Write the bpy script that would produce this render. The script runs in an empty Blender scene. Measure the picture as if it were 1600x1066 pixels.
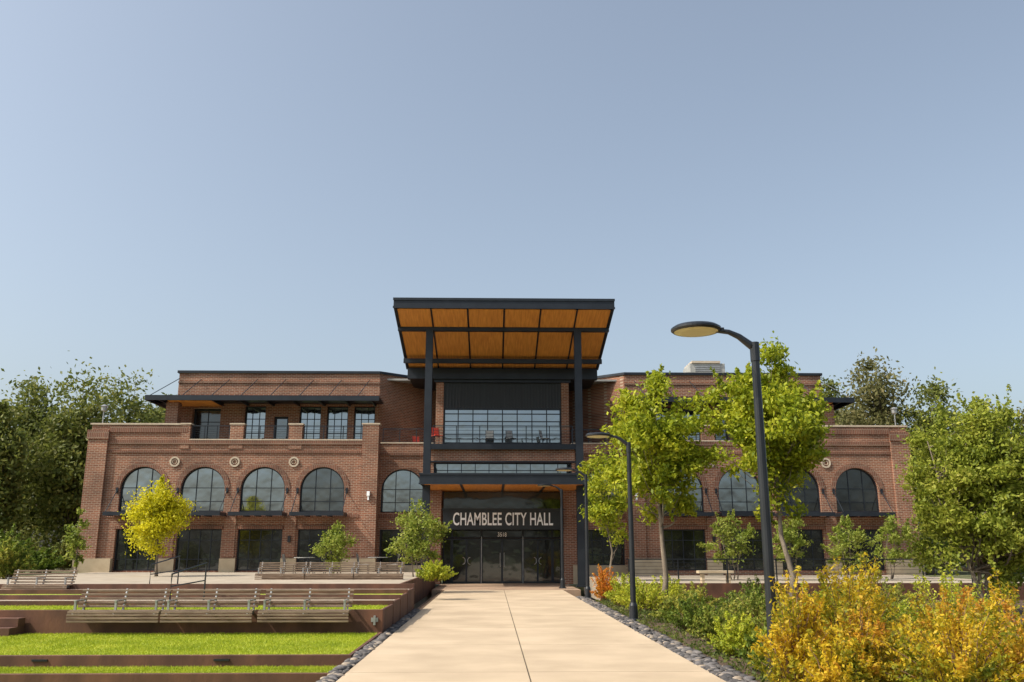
import bpy, bmesh, math, random
import numpy as np
from mathutils import Vector, Matrix
random.seed(7); rng=np.random.default_rng(7)
R=math.radians; PI=math.pi
scene=bpy.context.scene; COL=scene.collection
# ------------------------------------------------------------------ camera
F=1380.0; TH=math.atan(327/F); YAW=math.atan(30/F); CH=1.62
cam_d=bpy.data.cameras.new('camera'); cam=bpy.data.objects.new('camera',cam_d); COL.objects.link(cam)
cam.location=(0,0,CH); cam.rotation_euler=(PI/2+TH,0,-YAW)
cam_d.sensor_width=36; cam_d.lens=36*F/1600; cam_d.clip_end=3000; cam_d.clip_start=.05
scene.camera=cam
fw=Vector((math.sin(YAW)*math.cos(TH),math.cos(YAW)*math.cos(TH),math.sin(TH)))
rt=Vector((math.cos(YAW),-math.sin(YAW),0)); upv=rt.cross(fw)
def W(px,py,Y):
    r=fw+rt*((px-800)/F)+upv*((533-py)/F); k=Y/r.y
    return r.x*k, CH+r.z*k
# ------------------------------------------------------------------ world
w=bpy.data.worlds.new("World"); scene.world=w; w.use_nodes=True
nt=w.node_tree; bg=nt.nodes['Background']
sky=nt.nodes.new('ShaderNodeTexSky'); sky.sky_type='NISHITA'; sky.sun_disc=False
S=Vector((-.72,-.26,.85)).normalized()
sky.sun_elevation=math.asin(S.z); sky.sun_rotation=math.atan2(S.x,S.y)
sky.air_density=1.0; sky.dust_density=4.5; sky.ozone_density=1.5; sky.altitude=0
hs=nt.nodes.new('ShaderNodeHueSaturation'); hs.inputs['Saturation'].default_value=.72; hs.inputs['Value'].default_value=1.4
tm=nt.nodes.new('ShaderNodeMix'); tm.data_type='RGBA'; tm.blend_type='MULTIPLY'; tm.inputs[0].default_value=1; tm.inputs[7].default_value=(.975,1,.97,1)
nt.links.new(sky.outputs[0],hs.inputs['Color']); nt.links.new(hs.outputs[0],tm.inputs[6]); nt.links.new(tm.outputs[2],bg.inputs[0])
bg.inputs[1].default_value=.15
sd=bpy.data.lights.new('sun','SUN'); sd.energy=4.8; sd.angle=R(.5); sd.color=(1,.91,.76)
sun=bpy.data.objects.new('sun',sd); COL.objects.link(sun); sun.rotation_euler=S.to_track_quat('Z','Y').to_euler(); sun.location=(0,0,40)
scene.view_settings.view_transform='Standard'; scene.view_settings.look='None'; scene.view_settings.exposure=0
# ------------------------------------------------------------------ materials
def base(name,rough=.7,metal=0):
    m=bpy.data.materials.new(name); m.use_nodes=True; b=m.node_tree.nodes['Principled BSDF']
    b.inputs['Roughness'].default_value=rough; b.inputs['Metallic'].default_value=metal
    return m,m.node_tree,b
def nmat(name,c1,c2,scale=3,rough=.7,bump=0,metal=0,detail=6,bscale=None,stretch=None,c3=None,spec=None):
    m,t,b=base(name,rough,metal); L=t.links
    g=t.nodes.new('ShaderNodeNewGeometry'); src=g.outputs['Position']
    if stretch:
        mp=t.nodes.new('ShaderNodeMapping'); mp.inputs['Scale'].default_value=stretch; L.new(src,mp.inputs[0]); src=mp.outputs[0]
    n=t.nodes.new('ShaderNodeTexNoise'); n.inputs['Scale'].default_value=scale; n.inputs['Detail'].default_value=detail; L.new(src,n.inputs['Vector'])
    r=t.nodes.new('ShaderNodeValToRGB'); r.color_ramp.elements[0].position=.3; r.color_ramp.elements[1].position=.7
    r.color_ramp.elements[0].color=(*c1,1); r.color_ramp.elements[1].color=(*c2,1)
    if c3: e=r.color_ramp.elements.new(.5); e.color=(*c3,1)
    L.new(n.outputs['Fac'],r.inputs[0]); L.new(r.outputs[0],b.inputs['Base Color'])
    if bump:
        n2=t.nodes.new('ShaderNodeTexNoise'); n2.inputs['Scale'].default_value=bscale or scale*8; n2.inputs['Detail'].default_value=4; L.new(src,n2.inputs['Vector'])
        bu=t.nodes.new('ShaderNodeBump'); bu.inputs['Strength'].default_value=bump; bu.inputs['Distance'].default_value=.02
        L.new(n2.outputs['Fac'],bu.inputs['Height']); L.new(bu.outputs[0],b.inputs['Normal'])
    if spec is not None: b.inputs['Specular IOR Level'].default_value=spec
    return m
def brickmat(name,c1,c2,mo,bw=.26,rh=.085,mort=.011,bump=.4,flat=False):
    m,t,b=base(name,.85); L=t.links
    g=t.nodes.new('ShaderNodeNewGeometry'); s=t.nodes.new('ShaderNodeSeparateXYZ'); L.new(g.outputs['Position'],s.inputs[0])
    c=t.nodes.new('ShaderNodeCombineXYZ')
    if flat: L.new(s.outputs[0],c.inputs[0]); L.new(s.outputs[1],c.inputs[1])
    else:
        a=t.nodes.new('ShaderNodeMath'); L.new(s.outputs[0],a.inputs[0]); L.new(s.outputs[1],a.inputs[1]); L.new(a.outputs[0],c.inputs[0]); L.new(s.outputs[2],c.inputs[1])
    k=t.nodes.new('ShaderNodeTexBrick'); L.new(c.outputs[0],k.inputs['Vector']); k.inputs['Scale'].default_value=1
    k.inputs['Brick Width'].default_value=bw; k.inputs['Row Height'].default_value=rh; k.inputs['Mortar Size'].default_value=mort; k.inputs['Bias'].default_value=-.1
    k.inputs['Color1'].default_value=(*c1,1); k.inputs['Color2'].default_value=(*c2,1); k.inputs['Mortar'].default_value=(*mo,1)
    n=t.nodes.new('ShaderNodeTexNoise'); n.inputs['Scale'].default_value=.7; n.inputs['Detail'].default_value=8; L.new(g.outputs['Position'],n.inputs['Vector'])
    mr=t.nodes.new('ShaderNodeMapRange'); mr.inputs[1].default_value=.3; mr.inputs[2].default_value=.7; mr.inputs[3].default_value=.68; mr.inputs[4].default_value=1.25; L.new(n.outputs['Fac'],mr.inputs[0])
    mx=t.nodes.new('ShaderNodeMix'); mx.data_type='RGBA'; mx.blend_type='MULTIPLY'; mx.inputs[0].default_value=1
    L.new(k.outputs['Color'],mx.inputs[6]); L.new(mr.outputs[0],mx.inputs[7]); L.new(mx.outputs[2],b.inputs['Base Color'])
    bu=t.nodes.new('ShaderNodeBump'); bu.inputs['Strength'].default_value=bump; bu.inputs['Distance'].default_value=.01; bu.invert=True
    L.new(k.outputs['Fac'],bu.inputs['Height']); L.new(bu.outputs[0],b.inputs['Normal'])
    return m
def glassmat(name,col,refl,rough=.04):
    m,t,b=base(name,.1); L=t.links
    g=t.nodes.new('ShaderNodeNewGeometry')
    n0=t.nodes.new('ShaderNodeTexNoise'); n0.inputs['Scale'].default_value=.9; n0.inputs['Detail'].default_value=5; L.new(g.outputs['Position'],n0.inputs['Vector'])
    rr=t.nodes.new('ShaderNodeValToRGB'); rr.color_ramp.elements[0].position=.4; rr.color_ramp.elements[1].position=.65
    rr.color_ramp.elements[0].color=(*col,1); rr.color_ramp.elements[1].color=(col[0]*3.2,col[1]*2.8,col[2]*2.2,1); L.new(n0.outputs['Fac'],rr.inputs[0]); L.new(rr.outputs[0],b.inputs['Base Color'])
    gl=t.nodes.new('ShaderNodeBsdfGlossy'); gl.inputs['Roughness'].default_value=rough; gl.inputs['Color'].default_value=(.78,.9,1,1)
    n=t.nodes.new('ShaderNodeTexNoise'); n.inputs['Scale'].default_value=1.1; L.new(g.outputs['Position'],n.inputs['Vector'])
    bu=t.nodes.new('ShaderNodeBump'); bu.inputs['Strength'].default_value=.3; bu.inputs['Distance'].default_value=.05; L.new(n.outputs['Fac'],bu.inputs['Height']); L.new(bu.outputs[0],gl.inputs['Normal'])
    mi=t.nodes.new('ShaderNodeMixShader'); mi.inputs[0].default_value=refl
    L.new(b.outputs[0],mi.inputs[1]); L.new(gl.outputs[0],mi.inputs[2]); L.new(mi.outputs[0],t.nodes['Material Output'].inputs['Surface'])
    return m
def leafmat(name,cols,trans=.45,ns=1.3,wn=.4):
    m,t,b=base(name,.55); L=t.links
    g=t.nodes.new('ShaderNodeNewGeometry'); r=t.nodes.new('ShaderNodeValToRGB')
    els=r.color_ramp.elements
    els[0].color=(*cols[0],1); els[1].color=(*cols[-1],1)
    for i,c in enumerate(cols[1:-1]): e=els.new((i+1)/(len(cols)-1)); e.color=(*c,1)
    n=t.nodes.new('ShaderNodeTexNoise'); n.inputs['Scale'].default_value=ns; n.inputs['Detail'].default_value=3; L.new(g.outputs['Position'],n.inputs['Vector'])
    a=t.nodes.new('ShaderNodeMath'); a.operation='MULTIPLY_ADD'; a.inputs[1].default_value=1-wn; L.new(g.outputs['Random Per Island'],a.inputs[0])
    mr=t.nodes.new('ShaderNodeMapRange'); mr.inputs[1].default_value=.33; mr.inputs[2].default_value=.67; mr.inputs[3].default_value=0; mr.inputs[4].default_value=wn; L.new(n.outputs['Fac'],mr.inputs[0]); L.new(mr.outputs[0],a.inputs[2])
    L.new(a.outputs[0],r.inputs[0]); L.new(r.outputs[0],b.inputs['Base Color']); b.inputs['Specular IOR Level'].default_value=.3
    tr=t.nodes.new('ShaderNodeBsdfTranslucent'); L.new(r.outputs[0],tr.inputs[0])
    mi=t.nodes.new('ShaderNodeMixShader'); mi.inputs[0].default_value=trans
    L.new(b.outputs[0],mi.inputs[1]); L.new(tr.outputs[0],mi.inputs[2]); L.new(mi.outputs[0],t.nodes['Material Output'].inputs['Surface'])
    return m
M={}
M['brick']=brickmat('red_brick',(.25,.088,.046),(.145,.05,.029),(.34,.26,.19),mort=.012)
M['brick_dark']=brickmat('dark_brick',(.175,.062,.036),(.115,.042,.026),(.24,.18,.13),bw=.09,rh=.26)
M['paver']=brickmat('brick_paver',(.34,.23,.155),(.27,.18,.125),(.25,.19,.14),bw=.3,rh=.15,mort=.01,flat=True)
M['stone']=nmat('limestone',(.38,.3,.2),(.48,.39,.27),2,.85,.3)
M['metal']=nmat('charcoal_metal',(.012,.016,.024),(.02,.026,.036),2,.45,.05,metal=.3)
M['rib']=nmat('ribbed_panel',(.014,.017,.022),(.026,.03,.036),8,.5,0,stretch=(1,1,.05))
M['wood']=nmat('soffit_wood',(.58,.22,.045),(.78,.34,.07),3,.45,.1,stretch=(5,.3,1),c3=(.68,.28,.055),detail=3)
M['glass_sky']=glassmat('window_glass',(.012,.016,.02),.33)
M['glass_dark_refl']=glassmat('dark_reflection_glass',(.006,.007,.008),.06)  # dark reflections put into the glass itself: darker base, weaker mirror
M['glass_mid_refl']=glassmat('mid_reflection_glass',(.01,.012,.014),.16)  # same glass with a dimmed sky reflection set in the material
M['corten']=nmat('weathered_steel',(.065,.026,.015),(.15,.062,.034),2.5,.8,.25,stretch=(1,1,.5),c3=(.095,.04,.024))
M['concrete']=nmat('tan_concrete',(.37,.285,.195),(.50,.39,.275),.8,.85,.3,detail=14,bscale=90,c3=(.43,.335,.232))
M['joint']=nmat('joint_sand',(.06,.045,.03),(.1,.08,.055),20,.95)
M['conc2']=nmat('terrace_concrete',(.28,.235,.18),(.38,.325,.26),1.5,.9,.2)
M['lawn']=nmat('lawn_turf',(.17,.23,.01),(.36,.4,.025),.9,.95,.8,detail=12,bscale=60,c3=(.27,.33,.015))
M['ground']=nmat('meadow_ground',(.05,.07,.02),(.12,.12,.05),.3,.95,.3)
M['mulch']=nmat('bark_mulch',(.04,.024,.014),(.12,.075,.045),14,.95,1,bscale=40)
M['bark']=nmat('tree_bark',(.12,.095,.07),(.26,.21,.16),9,.9,.6,stretch=(1,1,.3))
M['barkd']=nmat('dark_bark',(.05,.04,.03),(.12,.09,.07),9,.9,.6,stretch=(1,1,.3))
M['barkr']=nmat('reddish_bark',(.16,.09,.06),(.3,.18,.12),9,.9,.6,stretch=(1,1,.3))
M['twig']=nmat('shrub_twig',(.14,.08,.045),(.25,.15,.09),9,.9)
M['teak']=nmat('bench_timber',(.13,.085,.055),(.27,.19,.13),6,.75,.3,stretch=(.4,3,3),c3=(.2,.14,.095))
M['steel']=nmat('brushed_steel',(.3,.3,.3),(.42,.42,.42),5,.4,metal=.6)
M['black']=nmat('black_paint',(.008,.01,.014),(.014,.017,.022),3,.38)
M['lens']=nmat('lamp_lens',(.6,.52,.28),(.7,.62,.36),6,.3)
M['white']=nmat('white_letter_paint',(.9,.92,.95),(.94,.95,.97),4,.5)
M['cream']=nmat('cream_stone',(.42,.34,.26),(.52,.44,.34),8,.8)
M['red']=nmat('red_cushion',(.5,.05,.03),(.6,.08,.05),8,.8)
M['grey']=nmat('grey_sheet_metal',(.26,.26,.25),(.36,.36,.34),3,.5)
m,t,b=base('river_rock',.7)
g=t.nodes.new('ShaderNodeNewGeometry'); r_=t.nodes.new('ShaderNodeValToRGB'); e=r_.color_ramp.elements
e[0].color=(.03,.03,.034,1); e[1].color=(.3,.24,.18,1); k=e.new(.5); k.color=(.085,.075,.07,1); k=e.new(.8); k.color=(.13,.12,.12,1)
t.links.new(g.outputs['Random Per Island'],r_.inputs[0]); t.links.new(r_.outputs[0],b.inputs['Base Color']); M['rock']=m
G_={'far':[(.06,.08,.018),(.12,.15,.03),(.2,.22,.05),(.3,.28,.08)],
 'far2':[(.07,.08,.025),(.14,.14,.05),(.2,.19,.07),(.27,.22,.1)],
 'young':[(.12,.17,.012),(.24,.3,.018),(.4,.43,.025),(.55,.52,.05)],
 'yellow':[(.3,.3,.012),(.5,.48,.015),(.68,.62,.02),(.78,.7,.04)],
 'small':[(.1,.15,.02),(.2,.26,.035),(.32,.36,.06),(.42,.43,.1)],
 'small2':[(.11,.15,.02),(.22,.27,.03),(.35,.38,.05),(.5,.48,.09)],
 'orange':[(.3,.2,.02),(.6,.28,.02),(.65,.2,.03),(.7,.45,.03)],
 'lime':[(.16,.22,.02),(.34,.4,.03),(.52,.53,.05),(.6,.55,.06)],
 'green':[(.05,.085,.012),(.1,.16,.02),(.18,.24,.03),(.28,.3,.05)],
 'flower':[(.09,.14,.02),(.18,.24,.03),(.38,.38,.07),(.62,.52,.08)],
 'cover':[(.03,.05,.012),(.07,.1,.02),(.13,.16,.03),(.24,.22,.05)]}
for k,v in G_.items(): M['leaf_'+k]=leafmat('leaf_'+k,v)
M['leaf_gold']=leafmat('leaf_gold',[(.08,.13,.012),(.2,.23,.018),(.36,.32,.02),(.66,.47,.025),(.6,.42,.02),(.5,.22,.03)],ns=2.2,wn=.6)
M['leaf_rust']=leafmat('leaf_rust',[(.1,.16,.015),(.34,.3,.02),(.6,.4,.025),(.58,.3,.03),(.42,.16,.03)],ns=2.2,wn=.6)
# ------------------------------------------------------------------ mesh helpers
WO={}
class MB:
    def __init__(s): s.v=[]; s.f=[]
    def add(s,vs,fs):
        o=len(s.v); s.v+= [tuple(p) for p in vs]; s.f+=[tuple(i+o for i in f) for f in fs]; return s
    def quad(s,*p): return s.add(p,[tuple(range(len(p)))])
    def box(s,x0,x1,y0,y1,z0,z1):
        if x0>x1:x0,x1=x1,x0
        if y0>y1:y0,y1=y1,y0
        if z0>z1:z0,z1=z1,z0
        return s.add([(x0,y0,z0),(x1,y0,z0),(x1,y1,z0),(x0,y1,z0),(x0,y0,z1),(x1,y0,z1),(x1,y1,z1),(x0,y1,z1)],
          [(0,3,2,1),(4,5,6,7),(0,1,5,4),(1,2,6,5),(2,3,7,6),(3,0,4,7)])
    def bar(s,p,q,wd,h=None,up=(0,0,1)):
        p=Vector(p);q=Vector(q);h=h or wd;d=(q-p).normalized();u=Vector(up)
        if abs(d.dot(u))>.98:u=Vector((0,1,0))
        a=d.cross(u).normalized()*wd/2;b=a.cross(d).normalized()*h/2
        return s.add([p-a-b,p+a-b,p+a+b,p-a+b,q-a-b,q+a-b,q+a+b,q-a+b],[(0,3,2,1),(4,5,6,7),(0,1,5,4),(1,2,6,5),(2,3,7,6),(3,0,4,7)])
    def tube(s,pts,rad,n=8):
        pts=[Vector(p) for p in pts]; o=len(s.v)
        if not hasattr(rad,'__len__'): rad=[rad]*len(pts)
        for i,p in enumerate(pts):
            d=(pts[min(i+1,len(pts)-1)]-pts[max(i-1,0)]).normalized(); u=Vector((0,0,1)) if abs(d.z)<.9 else Vector((0,1,0))
            a=d.cross(u).normalized(); b=a.cross(d)
            for k in range(n):
                c=2*PI*k/n; s.v.append(tuple(p+(a*math.cos(c)+b*math.sin(c))*rad[i]))
        for i in range(len(pts)-1):
            for k in range(n): s.f.append((o+i*n+k,o+i*n+(k+1)%n,o+(i+1)*n+(k+1)%n,o+(i+1)*n+k))
        s.f.append(tuple(o+k for k in reversed(range(n)))); s.f.append(tuple(o+(len(pts)-1)*n+k for k in range(n)))
        return s
    def lathe(s,c,prof,n=24,sx=1,sy=1):
        o=len(s.v)
        for (r,z) in prof:
            for k in range(n): s.v.append((c[0]+r*sx*math.cos(2*PI*k/n),c[1]+r*sy*math.sin(2*PI*k/n),c[2]+z))
        for i in range(len(prof)-1):
            for k in range(n): s.f.append((o+i*n+k,o+i*n+(k+1)%n,o+(i+1)*n+(k+1)%n,o+(i+1)*n+k))
        s.f.append(tuple(o+k for k in reversed(range(n)))); s.f.append(tuple(o+(len(prof)-1)*n+k for k in range(n)))
        return s
    def build(s,name,mat,parent=None,smooth=False,bevel=0,label=None):
        me=bpy.data.meshes.new(name); me.from_pydata(s.v,[],s.f); me.materials.append(mat)
        if smooth: me.polygons.foreach_set('use_smooth',[True]*len(me.polygons))
        o=bpy.data.objects.new(name,me); COL.objects.link(o)
        par(o,parent)
        if bevel:
            bv=o.modifiers.new('b','BEVEL'); bv.width=bevel; bv.segments=2; bv.limit_method='ANGLE'
        if label:o['label']=label
        return o
def par(o,parent):
    if parent is not None:
        o.parent=parent; lo=WO.get(parent.name,(0,0,0)); o.matrix_parent_inverse=Matrix.Translation((-lo[0],-lo[1],-lo[2]))
def tag(o,label,cat,group=None):
    o['label']=label;o['category']=cat
    if group:o['group']=group
    return o
def thing(name,label,cat,loc=(0,0,0),group=None):
    o=bpy.data.objects.new(name,None); COL.objects.link(o); o.location=loc; o.empty_display_size=.3; WO[o.name]=tuple(loc)
    return tag(o,label,cat,group)
def struct(mb,name,mat):
    o=mb.build(name,mat); o['kind']='structure'; return o
def kids(o): return [c for c in COL.objects if c.parent==o]
def copy_tree(o,parent=None):
    c=o.copy(); COL.objects.link(c)
    if parent is not None: c.parent=parent; c.matrix_parent_inverse=o.matrix_parent_inverse.copy()
    for ch in kids(o): copy_tree(ch,c)
    return c
def place(proto,first,loc,rz,label,group=None):
    o=proto if first else copy_tree(proto)
    o.location=loc; o.rotation_euler=(0,0,rz); o['label']=label
    if group:o['group']=group
    return o
# ------------------------------------------------------------------ ground setting
XC=.5; PY=38.5
struct(MB().quad((-900,-200,-.62),(900,-200,-.62),(900,1500,-.62),(-900,1500,-.62)),'ground',M['ground'])
mb=MB(); PL,PR=-1.98,2.98
y=2.0
while y<PY:
    y2=y+3.6
    for (a,b2) in ((PL,XC-.004),(XC+.004,PR)): mb.box(a+.006,b2-.006,y+.01,min(y2,PY)-.01,-.2,0)
    y=y2
struct(mb,'path',M['concrete'])
struct(MB().box(PL,PR,-2,PY,-.3,-.012),'path_base',M['joint'])
struct(MB().box(PL-.55,PR+.75,PY,46.2,-.3,-.002),'entrance_paving',M['paver'])
def ico(sub):
    bm=bmesh.new(); bmesh.ops.create_icosphere(bm,subdivisions=sub,radius=1); v=np.array([x.co[:] for x in bm.verts]); f=np.array([[l.index for l in fa.verts] for fa in bm.faces]); bm.free(); return v,f
def npmesh(name,V,Fc,mat,parent=None,smooth=False):
    me=bpy.data.meshes.new(name); nv=len(V); nf=len(Fc); k=Fc.shape[1]
    me.vertices.add(nv); me.vertices.foreach_set('co',V.astype(np.float32).ravel())
    me.loops.add(nf*k); me.loops.foreach_set('vertex_index',Fc.astype(np.int32).ravel())
    me.polygons.add(nf); me.polygons.foreach_set('loop_start',np.arange(0,nf*k,k,dtype=np.int32)); me.polygons.foreach_set('loop_total',np.full(nf,k,dtype=np.int32))
    if smooth: me.polygons.foreach_set('use_smooth',np.ones(nf,dtype=bool))
    me.update(); me.validate(); me.materials.append(mat)
    o=bpy.data.objects.new(name,me); COL.objects.link(o); par(o,parent); return o
iv,iff=ico(2)
def rocks(name,x0,x1,y0,y1,n,z,label):
    Vs=[];Fs=[]
    for i in range(n):
        s=rng.uniform(.028,.07); sc=np.array([s*rng.uniform(.9,1.5),s*rng.uniform(.8,1.2),s*rng.uniform(.4,.65)])
        a=rng.uniform(0,PI); v=iv*sc; v=np.stack([v[:,0]*math.cos(a)-v[:,1]*math.sin(a),v[:,0]*math.sin(a)+v[:,1]*math.cos(a),v[:,2]],1)
        yy=y0+(y1-y0)*rng.uniform(0,1)**1.25
        Vs.append(v+np.array([rng.uniform(x0,x1),yy,z+rng.uniform(0,.03)])); Fs.append(iff+len(iv)*i)
    o=npmesh(name,np.concatenate(Vs),np.concatenate(Fs),M['rock'],smooth=True); o['kind']='stuff'; tag(o,label,'rocks')
rocks('river_rock',PL-.2,PL-.03,10,26,900,-.03,'strip of dark river rocks along the left edge of the path')
rocks('river_rock',PR+.03,PR+.38,10,33,1600,-.03,'strip of dark river rocks along the right edge of the path')
struct(MB().box(-2.2,PL,2,PY,-.3,-.03),'rock_bed',M['mulch'])
# left tiers
LX=-34; SX=-2.2
def lawnbox(x0,x1,y0,y1,z,name,mat): return struct(MB().box(x0,x1,y0,y1,-.6,z),name,mat)
lawnbox(LX,SX-.06,6,13.7,-.33,'lawn',M['lawn'])
lawnbox(LX,SX-.06,13.75,14.7,-.15,'lawn',M['lawn'])
lawnbox(LX,SX-.06,14.75,18.7,0,'lawn',M['lawn'])
lawnbox(LX,SX-.06,18.75,20.6,.42,'lawn',M['lawn'])
lawnbox(LX,SX-.06,20.65,22.2,.47,'seating_terrace',M['conc2'])
lawnbox(LX,SX-.06,22.25,24,.52,'seating_terrace',M['lawn'])
lawnbox(LX,SX-.06,24.05,26,.56,'seating_terrace',M['conc2'])
lawnbox(-19,-2.75,26.06,43.9,.6,'upper_terrace',M['conc2'])
lawnbox(-80,-19.004,26.06,43.9,.59,'side_lawn',M['ground'])
lawnbox(-80,-20.5,43.9,90,.58,'side_ground',M['ground'])
def rwall(y,z0,z1,y2,label,zs_=None):
    zs_=z1 if zs_ is None else zs_
    o=MB().box(LX,SX-.0,y-.05+.002,y+.05,z0,z1).box(SX-.06,SX,y+.05,y2,-.3,zs_).build('retaining_wall',M['corten'],bevel=.006)
    tag(o,label,'retaining wall','weathered steel retaining walls of the lawn tiers'); return o
rwall(13.7,-.4,-.12,14.64,'lowest rusty steel edging wall at the front of the lawn')
ra=rwall(14.7,-.2,.025,18.64,'rusty steel edging wall just in front of the wide bright lawn')
rb=rwall(18.7,-.05,.455,20.54,'tall rusty steel wall carrying the three front benches')
rwall(20.6,.4,.53,22.14,'low rusty steel riser right behind the three front benches',.5)
rwall(22.2,.45,.58,23.94,'second low rusty steel riser behind the front benches',.545)
rwall(24,.5,.63,25.94,'third low rusty steel riser below the back benches',.59)
rwall(26,.5,.7,26.1,'rusty steel wall along the front of the cafe terrace')
o=MB().box(-2.75,-2.68,26.1,43.4,-.2,.66).build('retaining_wall',M['corten']); tag(o,'rusty steel wall running from the back benches to the entrance','retaining wall')
xa_,_=W(410,900,33.2); xb_,_=W(630,900,33.2)
o=MB().box(xa_,xb_,33.12,33.25,.6,.8).build('retaining_wall',M['corten']); tag(o,'short low rusty steel wall carrying the small far benches','retaining wall')
for px in (345,60):
    X,_=W(px,1030,14.6); MB().box(X-.12,X+.12,14.63,14.65,-.06,-.03).build('step_light',M['black'],ra)
X,_=W(585,967,18.6); MB().box(X-.07,X+.07,18.62,18.652,.22,.3).box(X-.02,X+.02,18.6,18.652,.16,.34).build('step_light',M['steel'],rb)
X,_=W(22,975,18.2); st=thing('lawn_steps','short flight of rusty steel steps at the left picture edge','steps',(X-1,18.2,0))
for i in range(2): MB().box(X-2,X,18.05+i*.3,18.62,i*.16,.16+i*.16-.002).build('step',M['corten'],st,bevel=.006)
M['blade']=leafmat('grass_blade',[(.17,.24,.01),(.28,.35,.018),(.42,.47,.03),(.52,.5,.08)],.35)
def blades(x0,x1,y0,y1,z,n,label):
    P=np.stack([rng.uniform(x0,x1,n),rng.uniform(y0,y1,n),np.full(n,z)],1)
    a=rng.uniform(0,2*PI,n); d=np.stack([np.cos(a),np.sin(a),np.zeros(n)],1); h=rng.uniform(.015,.045,n)[:,None]
    lean=rng.normal(0,.015,(n,3)); lean[:,2]=0
    V=np.stack([P-d*.006,P+d*.006,P+lean+np.array([0,0,1])*h],1).reshape(-1,3)
    o=npmesh('grass',V,np.arange(3*n).reshape(n,3),M['blade']); o['kind']='stuff'; tag(o,label,'grass')
blades(-13,SX-.08,14.77,18.62,0,80000,'short bright green grass of the wide lawn')
blades(-10,SX-.08,13.76,14.62,-.15,22000,'narrow strip of grass below the wide lawn')
blades(-15,SX-.08,18.78,20.5,.42,25000,'strip of grass behind the three front benches')
# right ground
struct(MB().box(PR,60,2,31,-.4,-.03),'planting_bed',M['mulch'])
struct(MB().box(4.4,20,31.06,43.9,-.4,.45),'side_terrace',M['conc2'])
struct(MB().box(20.004,80,31.06,43.9,-.4,.44),'side_lawn',M['ground'])
struct(MB().box(21.5,80,43.9,90,-.4,.43),'side_ground',M['ground'])
o=MB().box(4.4,34,30.95,31.05,-.2,.53).build('retaining_wall',M['corten']); tag(o,'rusty steel wall under the black railing on the right','retaining wall')
rl=thing('terrace_railing','long black metal railing along the right terrace behind the shrubs','railing',(4.6,31.25,.45))
x=4.7
while x<26: MB().box(x-.02,x+.02,31.23,31.27,.45,1.3).build('post',M['black'],rl); x+=1.7
mb=MB()
mb.box(4.6,26,31.22,31.28,1.3,1.34)
for z in (.6,.72,.84,.96,1.08,1.2): mb.box(4.6,26,31.245,31.255,z,z+.012)
mb.build('rail',M['black'],rl)
x0,_=W(1090,900,33); x1,_=W(1145,900,33)
sb=thing('stone_bench','pale backless stone bench behind the black railing on the right','bench',((x0+x1)/2,33,.45))
MB().box(x0,x1,32.8,33.2,.8,.9).build('seat',M['stone'],sb,bevel=.01)
for x in (x0+.12,x1-.22): MB().box(x,x+.1,32.85,33.15,.45,.8).build('leg',M['stone'],sb)
# ------------------------------------------------------------------ CITY HALL
BY=44.0
hall=thing('city_hall','red brick city hall with arched windows and a tall black canopy over its entrance','building',(XC,BY,0))
def P(mb,name,mat,parent=hall,**k): return mb.build(name,mat,parent,**k)
def wall(mb,x0,x1,y,z0,z1,bays,depth=.3):
    def q(a,b,c,d):
        if b-a>1e-4 and d-c>1e-4: mb.quad((a,y,c),(b,y,c),(b,y,d),(a,y,d))
    x=x0
    for (xa,xb,ops) in sorted(bays):
        q(x,xa,z0,z1); z=z0
        for (za,zb,arch) in ops:
            q(xa,xb,z,za); D=y+depth
            mb.quad((xa,y,za),(xa,y,zb),(xa,D,zb),(xa,D,za)); mb.quad((xb,y,za),(xb,D,za),(xb,D,zb),(xb,y,zb))
            mb.quad((xa,y,za),(xa,D,za),(xb,D,za),(xb,y,za))
            z=zb
            if arch:
                r=(xb-xa)/2;c=(xa+xb)/2;n=20;top=zb+r+.04
                pts=[(c-r*math.cos(PI*i/n),zb+r*math.sin(PI*i/n)) for i in range(n+1)]
                for i in range(n):
                    a,b=pts[i],pts[i+1]; mb.quad((a[0],y,a[1]),(b[0],y,b[1]),(b[0],y,top),(a[0],y,top)); mb.quad((a[0],y,a[1]),(a[0],D,a[1]),(b[0],D,b[1]),(b[0],y,b[1]))
                z=top
            else: mb.quad((xa,y,zb),(xb,y,zb),(xb,D,zb),(xa,D,zb))
        q(xa,xb,z,z1); x=xb
    q(x,x1,z0,z1)
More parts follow.
